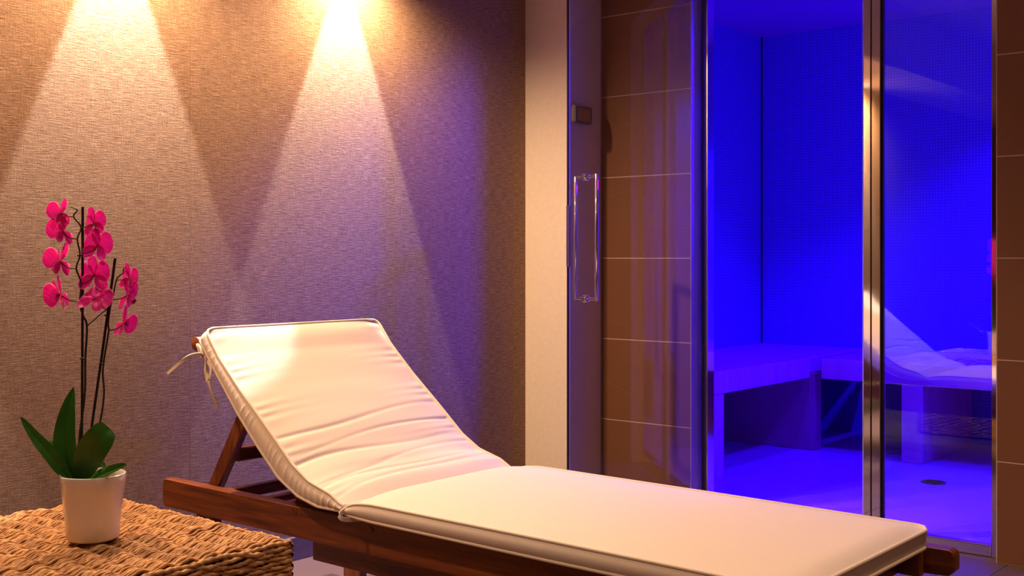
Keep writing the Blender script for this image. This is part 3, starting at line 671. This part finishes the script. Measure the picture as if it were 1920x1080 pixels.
def tubeo(name, pts, r, mat, parent, n=8, smooth_m=5):
    b = MB(); p = catmull([P3(*c) for c in pts], smooth_m); rr = r if not isinstance(r, tuple) else [r[0] + (r[1] - r[0]) * i / (len(p) - 1) for i in range(len(p))]
    b.tube(p, rr, n); return b.build(name, mat, parent, 0, True)
tubeo('stake', [(155, 388, 0.010), (154.5, 640, 0.010), (153, 905, 0.012)], 0.0025, 'stake', orc)
tubeo('stake', [(216, 484, -0.004), (194, 645, 0.002), (170, 815, 0.008), (158, 905, 0.012)], 0.0025, 'stake', orc)
s1 = tubeo('flower_stem', [(145, 905, 0.014), (149, 820, 0.010), (159, 740, 0.012), (160, 673, 0.010), (163, 612, 0.008), (155, 590, 0.004), (150, 567, 0.004), (152, 530, 0.003), (143, 503, 0.0), (150, 478, 0.002), (145, 448, 0.0), (152, 426, 0.004), (138, 406, 0.0), (145, 394, 0.0), (133, 388, 0.002)], (0.0023, 0.0012), 'stem', orc)
s2 = tubeo('flower_stem', [(160, 905, 0.016), (186, 800, 0.010), (195, 740, 0.008), (193, 693, 0.006), (202, 633, 0.002), (204, 618, 0.0), (203, 605, -0.002), (208, 570, -0.002), (212, 556, -0.002), (218, 526, -0.002), (224, 517, 0.0), (231, 512, 0.002), (232, 503, 0.002), (238, 501, 0.004)], (0.0021, 0.0010), 'stem', orc)
for (px, py, dd) in ((155, 672, 0.01), (150.5, 479, 0.006), (191, 682, 0.004), (201, 591, 0.0)):
    tubeo('stem_clip', [(px - 5, py, dd - 0.004), (px + 5, py, dd - 0.004)], 0.0016, 'stake', orc)
# one petal mesh for each shape, shared by all flowers
def petal_mesh(name, L, W, peak, cup, curl, round_):
    rows = []; nu, nv = 16, 15
    for i in range(nu):
        s_ = i / (nu - 1); a = s_ / peak if s_ < peak else (1 - s_) / (1 - peak)
        wv_ = W * (math.sin(min(1, a) * math.pi / 2) ** (0.8 if round_ else 1.0) if s_ < peak else math.sqrt(max(0, 1 - (1 - a) ** 2))); wv_ = max(wv_, W * 0.10 if s_ < 0.5 else 0.0004)
        rows.append([Vector(((j - (nv - 1) / 2) / ((nv - 1) / 2) * wv_, s_ * L, cup * ((j - (nv - 1) / 2) / ((nv - 1) / 2)) ** 2 * wv_ + curl * s_ * s_ * L + 0.0006 * math.sin(j * 1.9 + i))) for j in range(nv)])
    b = MB(); b.grid(rows); me = b.mesh(name, 'petal', 0, True)
    at_ = me.attributes.new('rim', 'FLOAT', 'POINT'); at_.data.foreach_set('value', [1.0 if (j in (0, nv - 1) and i > 2) or i == nu - 1 else 0.0 for i in range(nu) for j in range(nv)])
    return me
PM_ = petal_mesh('petal', 0.034, 0.0215, 0.58, -0.18, -0.10, True)
SM_ = petal_mesh('sepal', 0.035, 0.0120, 0.50, -0.25, -0.16, False)
def flower(px, py, dd, facing, roll, scale, ped, pb=10):
    c = P3(px, py, dd); f = (RGT * facing[0] + UP * facing[1] + FWD * facing[2]).normalized()
    up = (UP - f * UP.dot(f)).normalized(); rt = up.cross(f)
    R = Matrix((rt, up, f)).transposed() @ Matrix.Rotation(math.radians(roll), 3, 'Z')
    b = MB(); p0 = P3(*ped[-1]); pts = catmull([c] + [P3(*q) for q in ped], 5); b.tube(pts, 0.0011, 6)
    fl_ = b.build('flower', 'stem', orc, 0, True)
    lipc = MB()
    lipc.lathe([(0.001, 0.0), (0.0045, 0.004), (0.0055, 0.009), (0.003, 0.014), (0.0008, 0.016)], (0, 0, 0), 10)
    lipc.tube([Vector((0, -0.003, 0.008)), Vector((0.0, -0.011, 0.014)), Vector((0, -0.016, 0.012))], [0.004, 0.0055, 0.002], 8)
    lme = lipc.mesh('lip', 'lip', 0, True); lo = bpy.data.objects.new('lip', lme); C.objects.link(lo)
    obs = [(lo, 0, 0.0, None)]
    for ang, me, nm, lift, bn in ((0, SM_, 'sepal', -0.001, 2), (128, SM_, 'sepal', -0.001, 4), (-128, SM_, 'sepal', -0.001, 4), (72, PM_, 'petal', 0.0012, pb), (-72, PM_, 'petal', 0.0012, pb)):
        o = bpy.data.objects.new(nm, me); C.objects.link(o); obs.append((o, ang + random.uniform(-6, 6), lift, bn))
    for o, ang, lift, bn in obs:
        isp = bn is not None; o.parent = fl_; bend = Matrix.Rotation(math.radians(bn + random.uniform(-7, 7) if isp else 0), 3, 'X')
        r3 = R @ Matrix.Rotation(math.radians(ang), 3, 'Z') @ bend; m4 = r3.to_4x4()
        k = scale * (random.uniform(0.94, 1.05) if isp else 1)
        o.matrix_local = Matrix.Translation((c + f * lift) * S - parent_loc(fl_)) @ m4 @ Matrix.Scale(k, 4)
    return fl_
LFT = (-0.93, 0.0, 0.36); RGH = (0.50, -0.08, 0.86); R2 = (0.72, -0.08, 0.68)
flower(115, 400, -0.004, (-0.98, 0.05, 0.18), 4, 0.84, [(126, 405, 0), (137, 407, 0)], 40)
flower(118, 434, -0.008, (-0.96, 0.0, 0.26), 0, 0.92, [(130, 446, 0), (145, 448, 0)], 40)
flower(113, 490, -0.010, (-0.985, 0.05, 0.12), 6, 1.0, [(127, 502, 0), (143, 503, 0)], 40)
flower(113, 553, -0.012, (-0.96, -0.15, -0.15), -10, 1.08, [(130, 563, 0), (149, 566, 0.003)], 40)
flower(176, 419, 0.006, (0.50, 0.0, 0.86), -8, 0.86, [(166, 424, 0.004), (153, 427, 0.004)])
flower(183, 462, 0.002, (0.42, -0.05, 0.90), 6, 1.02, [(170, 472, 0.0), (154, 475, 0.003)])
flower(177, 516, 0.002, (0.35, -0.1, 0.93), -6, 1.06, [(166, 526, 0.0), (152, 532, 0.003)])
flower(177, 561, -0.014, (0.25, -0.55, 0.80), 12, 1.0, [(186, 575, -0.008), (199, 580, -0.004), (190, 588, 0.0), (163, 612, 0.008)])
flower(243, 521, 0.002, (0.62, -0.05, 0.78), 4, 0.84, [(234, 524, 0.0), (219, 525, -0.002)])
flower(239, 553, -0.006, (0.78, -0.15, 0.6), -10, 0.95, [(226, 560, -0.004), (211, 562, -0.002)], 26)
flower(232, 606, -0.008, (0.72, -0.35, 0.6), 8, 0.96, [(220, 616, -0.004), (205, 620, 0.0)], 26)
